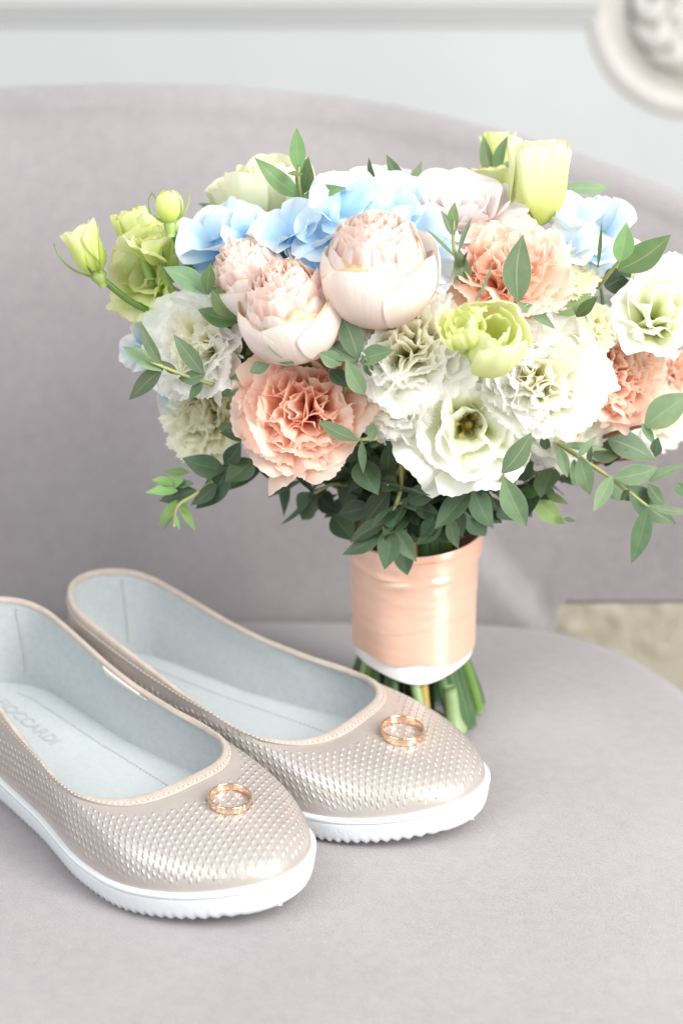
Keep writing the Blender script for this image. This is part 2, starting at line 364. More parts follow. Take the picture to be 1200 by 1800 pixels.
def make_shoe(label, hb, tip, side, tab=False, printed=False, near_drop=0.):
    hb = Vector((*hb, 0)); rz = tip; k = 1.0
    root = obj('ballet_flat', None, label=label, category='shoe', group='pair of pearly beige flats'); root.location = hb; root.rotation_euler = (0, 0, rz); root.scale = (k, k, k)
    def outline(off):
        x = sfull*L; y = sgn*half_w(sfull, sgn > 0)*ends(sfull)
        q = np.stack([x, y], 1); t = np.roll(q, -1, 0)-np.roll(q, 1, 0); n = np.stack([t[:, 1], -t[:, 0]], 1); n /= np.linalg.norm(n, axis=1)[:, None]
        c = np.array([L/2, 0]);
        if ((q-c)*n).sum() < 0: n = -n
        return q+n*off, n
    s = sfull
    spring = .008*np.clip((s-.74)/.26, 0, 1)**1.6
    zb = .001+spring; zs = np.interp(s, [0, .15, .35, .7, .9, 1], [.0225, .0195, .0155, .0143, .0160, .0180])+spring*.75
    # sole: rings from the bottom centre out, up the side, and in under the upper
    rings = []
    def ring(off, z): q, _ = outline(off); rings.append(np.column_stack([q, z]))
    q0, _ = outline(-.004); rings_c = []
    # fine ribbed tread, transverse ridges
    NR = 1400; phr = np.arange(NR)*2*pi/NR+pi/NR
    def rib(sv): return .0019*(np.abs(((sv*L/.0041) % 1)-.5)*2)*np.clip((sv-.02)/.03, 0, 1)*np.clip((.985-sv)/.03, 0, 1)
    def rs(a): return np.interp(phr, np.r_[ph-2*pi, ph, ph+2*pi], np.r_[a, a, a])
    P = []
    for f, o in ((.0, -.0035), (.4, -.0035), (.75, -.0035), (1, -.0035), (1, -.0015)):
        q, _ = outline(o); c = np.column_stack([s*L, shift_c(s, side)]); q = c+(q-c)*f
        X, Y = rs(q[:, 0]), rs(q[:, 1]); P.append(np.column_stack([X, Y, rs(zb)+rib(X/L)+ (0 if o < -.002 else .0)]))
    for o, f in ((-.0002, .10), (.0004, .22), (.0008, .36), (.0012, .55), (.0015, .74), (.0015, .80), (.0011, .825), (.0019, .85), (.0019, .96), (.0012, 1.0), (-.001, 1.0), (-.004, .98)):
        q, _ = outline(o); zz = zb+(zs-zb)*f
        if f <= .3: zz = zz + 0
        X, Y = rs(q[:, 0]), rs(q[:, 1]); Z = rs(zz) + (rib(X/L)*(1-f/.35) if f < .35 else 0); P.append(np.column_stack([X, Y, Z]))
    V, F, _ = grid(np.array(P), close_v=True); obj('sole', mesh('sole', V, F), M['sole'], root)
    # upper
    Bq, Bn = outline(-.0005)
    B = np.column_stack([Bq, zs-.001])
    x0, x1 = .004, .722*L
    so = x0/L + (x1-x0)/L*(1-np.cos(ph))/2
    inset = np.interp(so, [0, .2, .4, .6, .757], [.0025, .0022, .0020, .0030, .0050])
    xm = .42*L; fr = np.clip(1-np.clip((so*L-xm)/(x1-xm), 0, 1)**3.3, 0, 1)**(1/3.3)
    he = np.sqrt(np.clip(1-np.clip(1-(so*L-x0)/.030, 0, 1)**2.2, 0, 1))
    To = np.column_stack([so*L, sgn*(half_w(so, sgn > 0)-inset)*fr*he, np.interp(so, [0, .06, .2, .3, .4, .5, .6, .70, .73], [.074, .0715, .0620, .0550, .0490, .0450, .0425, .0420, .0425])])
    To[:, 2] += .0020*sgn*np.abs(np.sin(ph))**.5*smooth01((so-.25)/.45); To[:, 1] -= .0015*(sgn < 0)*smooth01((so-.25)/.40)*np.abs(np.sin(ph))**.5
    To[:, 2] -= near_drop*smooth01((so-.15)/.3)*smooth01(1-(so-.60)/.16)*(sgn < 0)*np.abs(np.sin(ph))**.5
    D = np.linalg.norm(B[:, :2]-To[:, :2], axis=1); kk = smooth01((D-.012)/.045)[:, None]
    out = np.column_stack([Bn, np.zeros(NPH)]); h = (To[:, 2]-B[:, 2])[:, None]; ez = np.array([[0, 0, 1.0]])
    P1 = B + ez*h*(.45*(1-kk)+.70*kk) + out*(.003*(1-kk)+.0005*kk)
    P2s = To - ez*h*.3 + out*.0020
    v = B-To; P2t = To + v*np.array([[.52, .52, 0]]) + ez*(-.0045)
    P2 = P2s*(1-kk)+P2t*kk
    nt = 90; t = np.linspace(0, 1, nt)[None, :, None]
    S = ((1-t)**3)*B[:, None]+3*t*(1-t)**2*P1[:, None]+3*t*t*(1-t)*P2[:, None]+t**3*To[:, None]
    # pattern coordinates (mm): unrolled roughly isometrically
    cy = shift_c(np.clip(S[..., 0]/L, 0, 1), side); yy = S[..., 1]-cy
    ztop = np.interp(S[..., 0]/L, [0, .66, .8, .9, .96, 1], [.041, .041, .038, .035, .030, .022])
    drop = np.clip(ztop-S[..., 2], 0, 1)
    rad = np.clip((S[..., 0]/L-.80)/.2, 0, 1)
    uvx = (S[..., 0]+drop*.9*rad)*1000; uvy = (yy+np.sign(yy)*drop*(1-.5*rad))*1000
    V, F, U = grid(S, np.stack([uvx, uvy], -1), close_u=True)
    me = mesh('upper', V, F, U)
    dsole = np.cumsum(np.r_[np.zeros((1, NPH)), np.linalg.norm(np.diff(S, axis=1), axis=2).T], 0).T
    drim = dsole[:, -1:]-dsole
    wobble = .0016*np.sin(np.arange(NPH)*.9)[:, None]
    em = smooth01((dsole-.0045+wobble)/.003)*smooth01((drim-.0135+wobble)/.004)*smooth01((S[..., 0]-.03)/.02)
    at = me.attributes.new('emboss', 'FLOAT', 'POINT'); at.data.foreach_set('value', em.reshape(-1).astype(np.float32))
    obj('upper', me, M['upper'], root)
    # lining and footbed
    e = S[:, -8]-To; e /= np.linalg.norm(e, axis=1)[:, None]                       # down along the upper from the rim
    tg = np.roll(To, -1, 0)-np.roll(To, 1, 0); tg /= np.linalg.norm(tg, axis=1)[:, None]
    m_ = np.cross(e, tg); m_ /= np.linalg.norm(m_, axis=1)[:, None]
    if (m_*out).sum() < 0: m_ = -m_
    du_ = np.roll(S, -1, 0)-np.roll(S, 1, 0); dv_ = np.gradient(S, axis=1); NS = np.cross(du_, dv_); NS /= np.linalg.norm(NS, axis=2)[..., None]
    if (NS[:, nt//2]*(out+ez)).sum() < 0: NS = -NS
    thick = np.linspace(.0030, .0014, nt)[None, :, None]
    Sn = (S-NS*thick)[:, ::-1][:, ::3]
    V, F, U = grid(Sn, close_u=True); obj('lining', mesh('lining', V, F), M['lining'], root)
    rr = []
    for f in (0, .3, .6, .85, .96, 1.0):
        c = np.column_stack([s*L, shift_c(s, side)]); q, _ = outline(-.0028); q = c+(q-c)*f
        rr.append(np.column_stack([q, zs+.0026 - .0012*(1-f**2) - (.0008 if f == 1.0 else 0)]))
    V, F, _ = grid(np.array(rr), close_v=True); insole = obj('insole', mesh('insole', V, F), M['insole'], root)
    # stitched seam line down the length of the footbed
    zi = lambda sv: float(np.interp(sv, s[:NPH//2], zs[:NPH//2]))+.0022
    st = []
    for x in np.arange(.08*L, .70*L, .0026):
        for yy_ in (.021,):
            sv = x/L; y_ = (float(HW(sv))-.015)*1 + float(shift_c(sv, side)); y_ = min(y_, .019)
            st.append(tube([(x, y_, zi(sv)), (x+.0014, y_, zi(sv))], .00022, 5)[:3])
    V, F, U = merge(st); obj('insole_stitching', mesh('insole_stitching', V, F), M['print'], insole, kind='stuff')
    # binding tape
    prof = [(.0062, .0001), (.0062, .0008), (.0052, .0011), (.0045, .0007), (.0038, .0011), (.0028, .0012), (.0015, .0013), (.0002, .0012), (-.0007, .0004), (-.0007, -.0006), (0, -.0014), (.0015, -.0016), (.0035, -.0014), (.0035, -.0006)]
    Pb = np.stack([To+e*a+m_*b for a, b in prof], 1); V, F, U = grid(Pb, close_u=True)
    bind = obj('binding', mesh('binding', V, F), M['binding'], root)
    # stitches in the groove of the tape
    cl = To+e*.0047+m_*.0010; seg = np.linalg.norm(np.roll(cl, -1, 0)-cl, axis=1); cum = np.r_[0, np.cumsum(seg)]; tot = cum[-1]; clc = np.vstack([cl, cl[:1]])
    pos = lambda a: np.array([np.interp(a % tot, cum, clc[:, i]) for i in range(3)])
    st = [tube([pos(a), pos(a+.0008), pos(a+.0016)], [.00028, .00042, .00028], 6) for a in np.arange(0, tot, .0026)]
    V, F, U = merge(st); obj('stitching', mesh('stitching', V, F), M['thread'], bind, kind='stuff')
    # heel seam inside the lining
    for j in (26, NPH-40):
        pts = Sn[j, 3:27]; V, F, _ = tube(pts - out[j]*.0002, .0004, 6); obj('lining_seam', mesh('lining_seam', V, F), M['print'], root)
    if tab:
        j = int(np.argmin(np.abs(so*L-.090)+(sgn < 0)*10)); rng_j = range(j-9, j+10)
        Pt = np.array([[To[a]+e[a]*u_-m_[a]*.0020 for u_ in (.001, .003, .0055)]+[To[a]+e[a]*u_-m_[a]*.0026 for u_ in (.0055, .003, .001)] for a in rng_j])
        V, F, _ = grid(Pt, close_v=True); obj('size_tab', mesh('size_tab', V, F), M['tab'], root)
    if printed:
        fc = bpy.data.curves.new('insole_print', 'FONT'); fc.body = 'FIOCCARDI'; fc.size = .0100; fc.align_x = 'CENTER'; fc.extrude = .00006
        fo = bpy.data.objects.new('tmp', fc); COL.objects.link(fo); bpy.context.view_layer.update()
        me = bpy.data.meshes.new_from_object(fo.evaluated_get(bpy.context.evaluated_depsgraph_get())); bpy.data.objects.remove(fo)
        for v in me.vertices:
            x, y = v.co.x+.046, v.co.y-.001; sv = x/L; f = min(1, abs(y)/(float(half_w(sv, y > 0))-.0028)); zz = float(np.interp(sv, s[:NPH//2], zs[:NPH//2]))
            v.co = (x, y, zz+.0026-.0012*(1-f*f)+.0002+(.0001 if v.co.z > 0 else 0))
        o = obj('insole_print', me, M['print'], insole)
    root['_k'] = k; return root, S, k, rz
shoe_back, S2, k2, rz2 = make_shoe('pearly beige flat shoe standing farther back beside the bouquet stems, its whole opening in view', (-.1394, .1188), -.6253, 1)
shoe_front, S1, k1, rz1 = make_shoe('nearest pearly beige flat shoe, cut by the left picture edge, white tab on its rim', (-.1907, .0849), -.8473, -1, tab=True, printed=True)

# ------------------------------------------------------------------ wedding rings
from mathutils.bvhtree import BVHTree
bpy.context.view_layer.update()
def surf(root, px, py):
    o = [c for c in root.children if c.name.startswith('upper')][0]
    mw = o.matrix_world; vs = [mw @ v.co for v in o.data.vertices]; bv = BVHTree.FromPolygons(vs, [tuple(p.vertices) for p in o.data.polygons])
    return bv, bv.ray_cast(CAM, ray(px, py).normalized())
def ring(label, root, px, py, dia, hgt, facets, tiltx=0):
    bv, (p, n, _, _) = surf(root, px, py)
    if n.dot(CAM-p) < 0: n = -n
    Ro = dia/2; th = .0010
    # three resting heights -> plane
    ax = Vector((1, 0, 0)); ax = (ax-n*ax.dot(n)).normalized(); ay = n.cross(ax)
    nn = 160; prof = [(-.5, 0), (-.5, .7), (-.42, .93), (-.2, 1.0), (.2, 1.0), (.42, .93), (.5, .7), (.5, 0), (.4, -.08), (-.4, -.08)]
    P = np.zeros((nn, len(prof), 3))
    for i in range(nn):
        a = i*2*pi/nn
        for j, (zz, rr) in enumerate(prof):
            r = Ro-th+rr*th
            if rr > .6:
                if facets == 'flat': r -= .00022*(1-abs(cos(a*9))) + .0001*(abs(zz) < .1)
                else: r -= .00018*abs(sin(a*24+zz*6))*(1 if abs(zz) < .45 else .3)
            P[i, j] = (r*cos(a), r*sin(a), zz*hgt)
    V, F, _ = grid(P, close_u=True, close_v=True); me = mesh('wedding_ring', V, F)
    o = obj('wedding_ring', me, M['gold'], label=label, category='ring', group='pair of gold wedding rings')
    Mx = Matrix((ax, ay, n)).transposed().to_4x4()
    lift = 0
    for a in np.arange(0, 2*pi, .2):     # rest on the crown of the toe
        q = p + ax*(Ro*cos(a)) + ay*(Ro*sin(a)); hit = bv.ray_cast(q+n*.03, -n)
        if hit[0] is not None: lift = max(lift, (hit[0]-p).dot(n))
    Mx.translation = p + n*(hgt/2+lift+.0001); o.matrix_world = Mx; return o
ring('plain gold ring with flat facets lying on the toe of the front shoe', shoe_front, 404, 1410, .0200, .0035, 'flat')
ring('engraved gold ring lying on the toe of the farther shoe', shoe_back, 706, 1291, .0212, .0042, 'cut')

# ------------------------------------------------------------------ the bouquet
HB = at_y(727, 1100, .10); HX, HY = HB.x, .10
bq = obj('bridal_bouquet', None, label='round bridal bouquet of peach, white, blush and blue flowers standing on the seat', category='bouquet')
bq.location = (HX, HY, 0)
INV = Matrix.Translation((-HX, -HY, 0))
def part(name, me, mat, frame=None, label=None):
    o = obj(name, me, mat, bq)
    o.matrix_local = INV @ frame if frame is not None else INV
    if label: o['label'] = label
    return o
def sub(name, me, mat, parent, **kw): return obj(name, me, mat, parent, **kw)

# ribbon grip
th = np.linspace(0, 2*pi, 145)[:-1]; front = -pi/2          # angle facing the camera
def adist(a, b): return np.abs((a-b+pi) % (2*pi)-pi)
def grip(z0f, z1f, r0, nz, folds, seed):
    r = np.random.default_rng(seed); P = np.zeros((len(th), nz, 3)); F_ = [(r.uniform(.03, .11), r.uniform(0, 6), r.uniform(.2, 1), r.choice([-1, 1])*r.uniform(.001, .007), r.uniform(.0010, .0022)) for _ in range(folds)]
    for i, a in enumerate(th):
        z0, z1 = z0f(a), z1f(a)
        for j, t in enumerate(np.linspace(0, 1, nz)):
            z = z0+(z1-z0)*t; rr = r0 + .0015*(z-.07)/.04 - .0010*sin((z-.036)/.07*pi) + .0006*sin(a*3+seed)
            for (zc, a0, wd, sl, am) in F_:
                d = (z-(zc+sl*sin(a-a0)))/am/1.3
                rr += .0007*math.exp(-d*d)*wd*(.5+.5*cos(a-a0)) - .0005*math.exp(-(d-1.2)**2)*wd
            P[i, j] = (max(rr, r0-.0003)*cos(a), max(rr, r0-.0003)*sin(a), z)
    V, F, U = grid(P, close_u=True); return V, F, U
zbot = lambda a: .040 - .0055*math.exp(-(adist(a, front+.07)/.60)**2) - .002*cos(a-front)
V, F, U = grip(zbot, lambda a: .075, .0313, 30, 0, 3); G = Matrix.Translation((HX, HY, 0))
rb = part('ribbon_underlay', mesh('ribbon_underlay', V, F), M['satinedge'], G)
V, F, U = grip(lambda a: zbot(a)+.0042+.0075*math.exp(-(adist(a, front+.05)/.45)**2)+.003*math.exp(-(adist(a, front-.9)/.4)**2), lambda a: .108+.004*sin(a+.3), .0325, 90, 22, 11)
part('satin_ribbon', mesh('satin_ribbon', V, F), M['satin'], G)
V, F, U = grip(lambda a: .068+.009*sin(a+.9), lambda a: .104+.004*sin(a+.3), .0329, 40, 16, 31)
part('satin_ribbon', mesh('ribbon_wrap', V, F), M['satin'], G)
V, F, U = grip(lambda a: .094+.004*sin(a*1+.4), lambda a: .109+.005*sin(a+.3), .0334, 24, 9, 21)
part('satin_ribbon', mesh('ribbon_fold', V, F), M['satin'], G)

# stems
smats = ['stemdark', 'stem', 'stemdark', 'stempale', 'stemdark', 'stem', 'stemdark']
r_ = np.random.default_rng(5); stems = []
for i in range(38):
    ring_ = i < 26; a = (i*2*pi/26 if ring_ else i*2.4)+r_.uniform(-.1, .1); rt = .0225 if ring_ else r_.uniform(.004, .016)
    rbase = (.0355 if ring_ else rt*1.4)+r_.uniform(-.003, .002); zb_ = r_.uniform(.0005, .006); tw = r_.uniform(.05, .35)
    m_i = smats[int(r_.integers(0, 7))]
    if ring_ and adist(a, front+.05) < .13: m_i = 'stemgold'
    rad = r_.uniform(.0022, .0040) if m_i != 'stemgold' else .0024
    pts = [(HX+rbase*cos(a+tw), HY+rbase*sin(a+tw), zb_), (HX+(rbase*.85+rt*.15)*cos(a+tw*.8), HY+(rbase*.85+rt*.15)*sin(a+tw*.8), .012), (HX+rt*cos(a), HY+rt*sin(a), .05), (HX+rt*.8*cos(a-.3), HY+rt*.8*sin(a-.3), .12), (HX+rt*2.2*cos(a-.3), HY+rt*2.2*sin(a-.3), .155)]
    sp = spline(pts, 16); rr_ = np.full(16, rad); rr_[0] *= 1.08
    V, F, U = tube(sp, rr_, 12); part('stem', mesh('stem', V, F), M[m_i])
V, F, U = tube(spline([(HX+.021, HY-.030, .004), (HX+.020, HY-.030, .012), (HX+.018, HY-.028, .030)], 10), [.0040, .0062, .0066, .0058, .0048, .0040, .0036, .0034, .0032, .003], 12); part('stem', mesh('swollen_stem', V, F), M['stempale'])

# ---- petal shapes
def fan(Lp, W, th0, th1, p=1.0, ruf=0., k=2., serr=0., cup=0., bw=.15, az=0., br=0., z0=0., shape=.22, nu=17, nv=10, rs=None, twist=0., wp=.75, roll=0.):
    rs = rs or rng; u = np.linspace(-1, 1, nu)[:, None]; v = np.linspace(0, 1, nv)[None, :]
    f1, f2, f3 = rs.uniform(0, 6.3, 3)
    edge = 1 - shape*np.abs(u)**2.4 + .04*np.sin(u*5+f3)
    if serr:
        zz = (np.arange(nu) % 2)*1.0-.5; edge = edge + serr*(zz*rs.uniform(.4, 1.3, nu))[:, None]
    vv = v*edge
    w_ = W*(bw+(1-bw)*np.sin(np.clip(v, 0, 1)**wp*pi/2))
    t = np.linspace(0, 1.3, 60); thh = th0+(th1-th0)*np.clip(t, 0, None)**p; dr = np.r_[0, np.cumsum(np.sin(thh[:-1])*np.diff(t))]; dz = np.r_[0, np.cumsum(np.cos(thh[:-1])*np.diff(t))]
    r = np.interp(vv, t, dr)*Lp; z = np.interp(vv, t, dz)*Lp; th_ = np.interp(vv, t, thh)
    d = cup*W*u*u*np.clip(v*1.5, 0, 1) + ruf*v**1.6*(np.sin(k*u*pi+f1+1.5*v)+.5*np.sin(2.3*k*u*pi+f2)+.12*np.sin(5.1*k*u*pi+f3)) + roll*u*w_*v
    r = br + r - np.cos(th_)*d; z = z0+z+np.sin(th_)*d
    x = u*w_*(1-.10*np.abs(u)) + twist*v*d
    ca, sa = cos(az), sin(az)
    P = np.stack([r*ca-x*sa, r*sa+x*ca, z], -1)
    uv = np.stack(np.broadcast_arrays((u+1)/2, v), -1)
    return grid(P, uv)
def cupp(R, H, az, hw, pmax, off=0., lift=0., ruf=0., k=2., p0=.05, tip=.15, nu=21, nv=14, rs=None, z0=0., point=0., fold=0., cyl=False):
    """petal lying on an egg-shaped cup of radius R, height H"""
    rs = rs or rng; u = np.linspace(-1, 1, nu)[:, None]; v = np.linspace(0, 1, nv)[None, :]; f1, f2 = rs.uniform(0, 6.3, 2)
    ve = p0+(1-p0)*v*(1-tip*np.abs(u)**2.5+.025*np.sin(4*u+f1)+point*(1-np.abs(u))**2)
    ang = ve*pmax; r = R*np.sin(np.minimum(ang, pi)); z = H*.5*(1-np.cos(ang))
    if cyl: r = R*np.sin(np.clip(ve/.42, 0, 1)*pi/2)**.75*(1-pmax*.06*np.sin(np.clip(ve, 0, 1)*pi)); z = H*ve
    wf = np.sin(np.clip(.12+.75*v, 0, 1)*pi*.62)**.8
    r = r+off+lift*R*v**4 + ruf*R*v**2*(np.sin(k*u*pi+f1)+.5*np.sin(2.1*k*u*pi+f2)) + fold*R*v*np.abs(u)
    a = az+u*hw*wf + .03*np.sin(3*v+f2)
    P = np.stack([r*np.cos(a), r*np.sin(a), z0+z+0*u], -1)
    return grid(P, np.stack(np.broadcast_arrays((u+1)/2, v), -1))
def calyx(r, n=5, ln=.012, tail=.02):
    A = [tube([(0, 0, -tail), (0, 0, -.004), (0, 0, 0), (0, 0, .003)], [.002, .0022, r*.5, r*.25], 10)]
    for i in range(n): A.append(fan(ln, ln*.22, .9, .3, az=i*2*pi/n, nu=5, nv=6, z0=-.001, shape=.8, wp=.4))
    return merge(A)

HC = at_y(700, 760, .115)
def depth_y(px, py):
    e = ((px-690)/540)**2+((py-590)/340)**2; return .135-.115*math.sqrt(max(0, 1-e))
def frame(c, n, roll=0.):
    n = Vector(n).normalized(); a = Vector((0, 0, 1)) if abs(n.z) < .9 else Vector((0, 1, 0))
    x = a.cross(n).normalized(); y = n.cross(x)
    return Matrix.Translation(c) @ Matrix((x, y, n)).transposed().to_4x4() @ Matrix.Rotation(roll, 4, 'Z')
def cvec(r, u, t): return Vector((1, 0, 0))*r + UP*u - FW*t
def spot(px, py, n, hc, y=None, dy=0.):
    """frame whose point (0,0,hc) sits on the pixel ray at world depth y"""
    c = at_y(px, py, (depth_y(px, py) if y is None else y)+dy)
    if n is None: n = (c-HC).normalized()*.75 - FW*.35
    else: n = cvec(*n)
    n = n.normalized(); return frame(c-n*hc, n, random.uniform(0, 6.28))
def stalk_to(o_frame, name='flower_stalk'):
    a = o_frame.translation; return a

def cup_rose(px, py, R, n, label, m_out='pink', m_in='pink_in', y=None, dy=0., open_=2.0, dense=1.0, seed=1):
    rs = np.random.default_rng(seed); H = R*2.08; fr = spot(px, py, n, H*.52, y, dy)
    core = merge([calyx(R*.5, 5, R*.7)]); o = part('rose', mesh('rose_calyx', *core), M['sepal'], fr, label)
    q = 0
    for i in range(5):      # guard petals, wide and overlapping
        V, F, U = cupp(R*(1.0+.012*i), H*1.0, q, rs.uniform(.95, 1.2), open_*rs.uniform(.97, 1.04), off=.0007*i, lift=rs.uniform(-.05, .03), ruf=.022, k=1.4, tip=.22, rs=rs, point=.03, nu=31, nv=18)
        sub('petal', mesh('petal', V, F, U), M[m_out], o); q += 2*pi/5+rs.uniform(-.1, .1)
    for i in range(5):
        V, F, U = cupp(R*.93, H*1.0, q+.5, rs.uniform(.6, .8), open_*1.06, off=-.0004*i, ruf=.03, k=2, tip=.10, rs=rs)
        sub('petal', mesh('petal', V, F, U), M[m_out], o); q += 2*pi/5
    for i in range(7):
        V, F, U = cupp(R*(.92-.035*(i % 3)), H*1.03, i*.9+rs.uniform(-.2, .2), rs.uniform(.34, .55), rs.uniform(2.1, 2.35), off=-.0004*i, ruf=.035, k=2.2, tip=.28, rs=rs, point=.03)
        sub('petal', mesh('petal', V, F, U), M[m_out], o)
    inner = []
    for j, f in enumerate([.90, .82, .74, .65, .56, .47, .38, .29, .20, .10]):
        nn = max(2, int(2.5+f*3.2))
        for i in range(nn):
            u = np.linspace(-1, 1, 41)[:, None]; v = np.linspace(0, 1, 9)[None, :]; g1, g2, sp = rs.uniform(0, 6.3), rs.uniform(0, 6.3), rs.uniform(-.16, .16)
            hw = rs.uniform(.85, 1.2)*4.0/nn; az = i*2*pi/nn+rs.uniform(-.25, .25)
            rho = R*.88*(f + .050*v*np.sin(6.0*u+g1) + .010*v*np.sin(13*u+g2) + sp*u*.9) - R*.30*f*np.clip(v-.35, 0, 1)**1.7
            ztop = H*(1.05-.22*f*f+rs.uniform(-.015, .015)+.012*np.sin(5*u+g2)-.03*np.abs(u)**4)
            z = H*.45+(ztop-H*.45)*v
            aa = az+u*hw*(1-.1*v)
            V, F, U = grid(np.stack([rho*np.cos(aa), rho*np.sin(aa), z], -1), np.stack(np.broadcast_arrays((u+1)/2, v*rs.uniform(.85, 1.02)), -1)); inner.append((V, F, U))
    V, F, U = merge(inner); sub('inner_petals', mesh('inner_petals', V, F, U), M[m_in], o, kind='stuff')
    return o

def carnation(px, py, R, n, label, mat, y=None, dy=0., N=56, seed=1, serr=.07, ruf=.10, nobj=24, wide=.62, flat=1.75):
    rs = np.random.default_rng(seed); fr = spot(px, py, n, R*.62, y, dy)
    A = [tube([(0, 0, -.02), (0, 0, -.012), (0, 0, 0), (0, 0, R*.2)], [.002, .004, .0055, .006], 10)]
    o = part('carnation', mesh('carnation_calyx', *merge(A)), M['sepal'], fr, label); inner = []
    for i in range(N):
        t = i/(N-1); az = i*2.39996+rs.uniform(-.3, .3)
        th1 = -.45+(flat+.45)*t**.62+rs.uniform(-.2, .2); th0 = .10+.50*t
        Lp = R*(.92+.16*t)*rs.uniform(.90, 1.06); W = R*(wide*(.60+.45*t))*rs.uniform(.85, 1.1)
        V, F, U = fan(Lp, W, th0, th1, 1.3, ruf=R*ruf*rs.uniform(.7, 1.3), k=rs.uniform(1.2, 2.4), serr=serr, cup=rs.uniform(-.10, .22), bw=.12, az=az, br=.001, z0=0, nu=37, nv=12, rs=rs, twist=.4, shape=.25, roll=rs.uniform(-.5, .5)*(1-.6*t))
        if i < N-nobj: inner.append((V, F, U))
        else: sub('petal', mesh('petal', V, F, U), M[mat], o)
    V, F, U = merge(inner); sub('ruffled_centre', mesh('ruffled_centre', V, F, U), M['whitein' if mat == 'white' else mat], o, kind='stuff'); return o

def lisianthus(px, py, R, n, label, mat, y=None, dy=0., N=13, seed=1, openness=1.3, ruf=.07, centre=True, roll=None, H=1.15):
    rs = np.random.default_rng(seed); fr = spot(px, py, n, R*.55, y, dy)
    o = part('lisianthus', mesh('lisianthus_calyx', *calyx(R*.3, 5, R*.6)), M['sepal'], fr, label)
    for i in range(N):
        t = i/(N-1); az = i*2.39996
        th0 = .20+.45*t; th1 = -.15+(openness+.15)*t**.8
        V, F, U = fan(R*(.80+.40*t)*H/1.15, R*(.42+.38*t), th0, th1+.25, 1.6, ruf=R*ruf*(.6+.8*t)*rs.uniform(.7, 1.3), k=rs.uniform(.8, 1.6), serr=.018, cup=.42-.40*t, bw=.22, az=az, br=.0015, nu=25, nv=14, rs=rs, shape=.20, wp=.6)
        sub('petal', mesh('petal', V, F, U), M[mat], o)
    if centre:
        A = [tube([(0, 0, 0), (0, 0, R*.30), (0, 0, R*.42)], [R*.10, R*.09, R*.05], 10)]
        for i in range(6): a = i*pi/3; A.append(tube([(0, 0, R*.1), (R*.13*cos(a), R*.13*sin(a), R*.45), (R*.17*cos(a), R*.17*sin(a), R*.52)], [.0006, .0005, .0013], 6))
        sub('stamens', mesh('stamens', *merge(A)), M['stemgold'], o)
    return o

def goblet(px, py, R, H, n, label, mat, y=None, dy=0., seed=1, flare=.25, N=7, name='lisianthus', ruf=.05, open_=1.75, cyl=False):
    """closed goblet-shaped flower: petals wrapped round each other with a ruffled rim"""
    rs = np.random.default_rng(seed); fr = spot(px, py, n, H*.5, y, dy)
    o = part(name, mesh('goblet_calyx', *calyx(R*.7, 5, H*.4)), M['sepal'], fr, label)
    for i in range(N):
        t = i/(N-1); V, F, U = cupp(R*(.45+.55*t), H*1.15*rs.uniform(.95, 1.03), i*2.4, rs.uniform(.9, 1.3), open_, off=.0004*i, lift=flare*(.3+.7*t), ruf=ruf, k=rs.uniform(1.5, 2.6), tip=.10, rs=rs, nu=25, nv=14, cyl=cyl)
        sub('petal', mesh('petal', V, F, U), M[mat], o)
    return o

def open_rose(px, py, R, n, label, mat, y=None, dy=0., seed=1):
    rs = np.random.default_rng(seed); fr = spot(px, py, n, R*.45, y, dy)
    o = part('rose', mesh('rose_calyx', *calyx(R*.5, 5, R*.6)), M['sepal'], fr, label)
    N = 17
    for i in range(N):
        t = i/(N-1); V, F, U = fan(R*(.62+.58*t), R*(.30+.50*t), .25+.55*t, -.25+1.75*t**1.1+rs.uniform(-.08, .08), 1.7, ruf=R*.025, k=.8, cup=.55-.45*t, bw=.35, az=i*2.39996, br=.002+R*.05*t, nu=19, nv=16, rs=rs, shape=.26+.1*rs.random(), wp=.5)
        sub('petal', mesh('petal', V, F, U), M[mat], o)
    return o

def bud(px, py, R, H, n, label, y=None, dy=0., seed=1, stem=None, mat='green', pm=2.6, cyl=False):
    rs = np.random.default_rng(seed); fr = spot(px, py, n, H*.45, y, dy)
    o = part('lisianthus_bud', mesh('bud_calyx', *calyx(R*.9, 5, H*.35, .006)), M['sepal'], fr, label)
    for i in range(6):
        V, F, U = cupp(R*(.7+.06*i), H*1.08, i*2.4, 1.1, pm+.1*rs.uniform(-1, 1), ruf=.05, k=2, tip=.2, lift=.0, rs=rs, nu=15, nv=12, point=.06, cyl=cyl); sub('petal', mesh('petal', V, F, U), M[mat], o)
    for i in range(3):
        a = i*2.1+rs.uniform(0, 1); r = R*1.05
        V, F, U = tube(spline([(r*.4*cos(a), r*.4*sin(a), .001), (r*1.1*cos(a), r*1.1*sin(a), H*.35), (r*1.35*cos(a+.2), r*1.35*sin(a+.2), H*.75), (r*1.3*cos(a+.5), r*1.3*sin(a+.5), H*1.0)], 10), np.linspace(.0007, .00025, 10), 5)
        sub('sepal', mesh('sepal', V, F), M['sepal'], o)
    if stem:
        a = fr.translation; b = at_y(*stem); Mi = fr.inverted(); mid = a*.6+b*.4 - (fr.to_3x3() @ Vector((0, 0, .005)))
        V, F, U = tube([Mi @ Vector(p) for p in spline([a, mid, b], 12)], .0017, 8); sub('bud_stem', mesh('bud_stem', V, F), M['stem'], o)
    return o

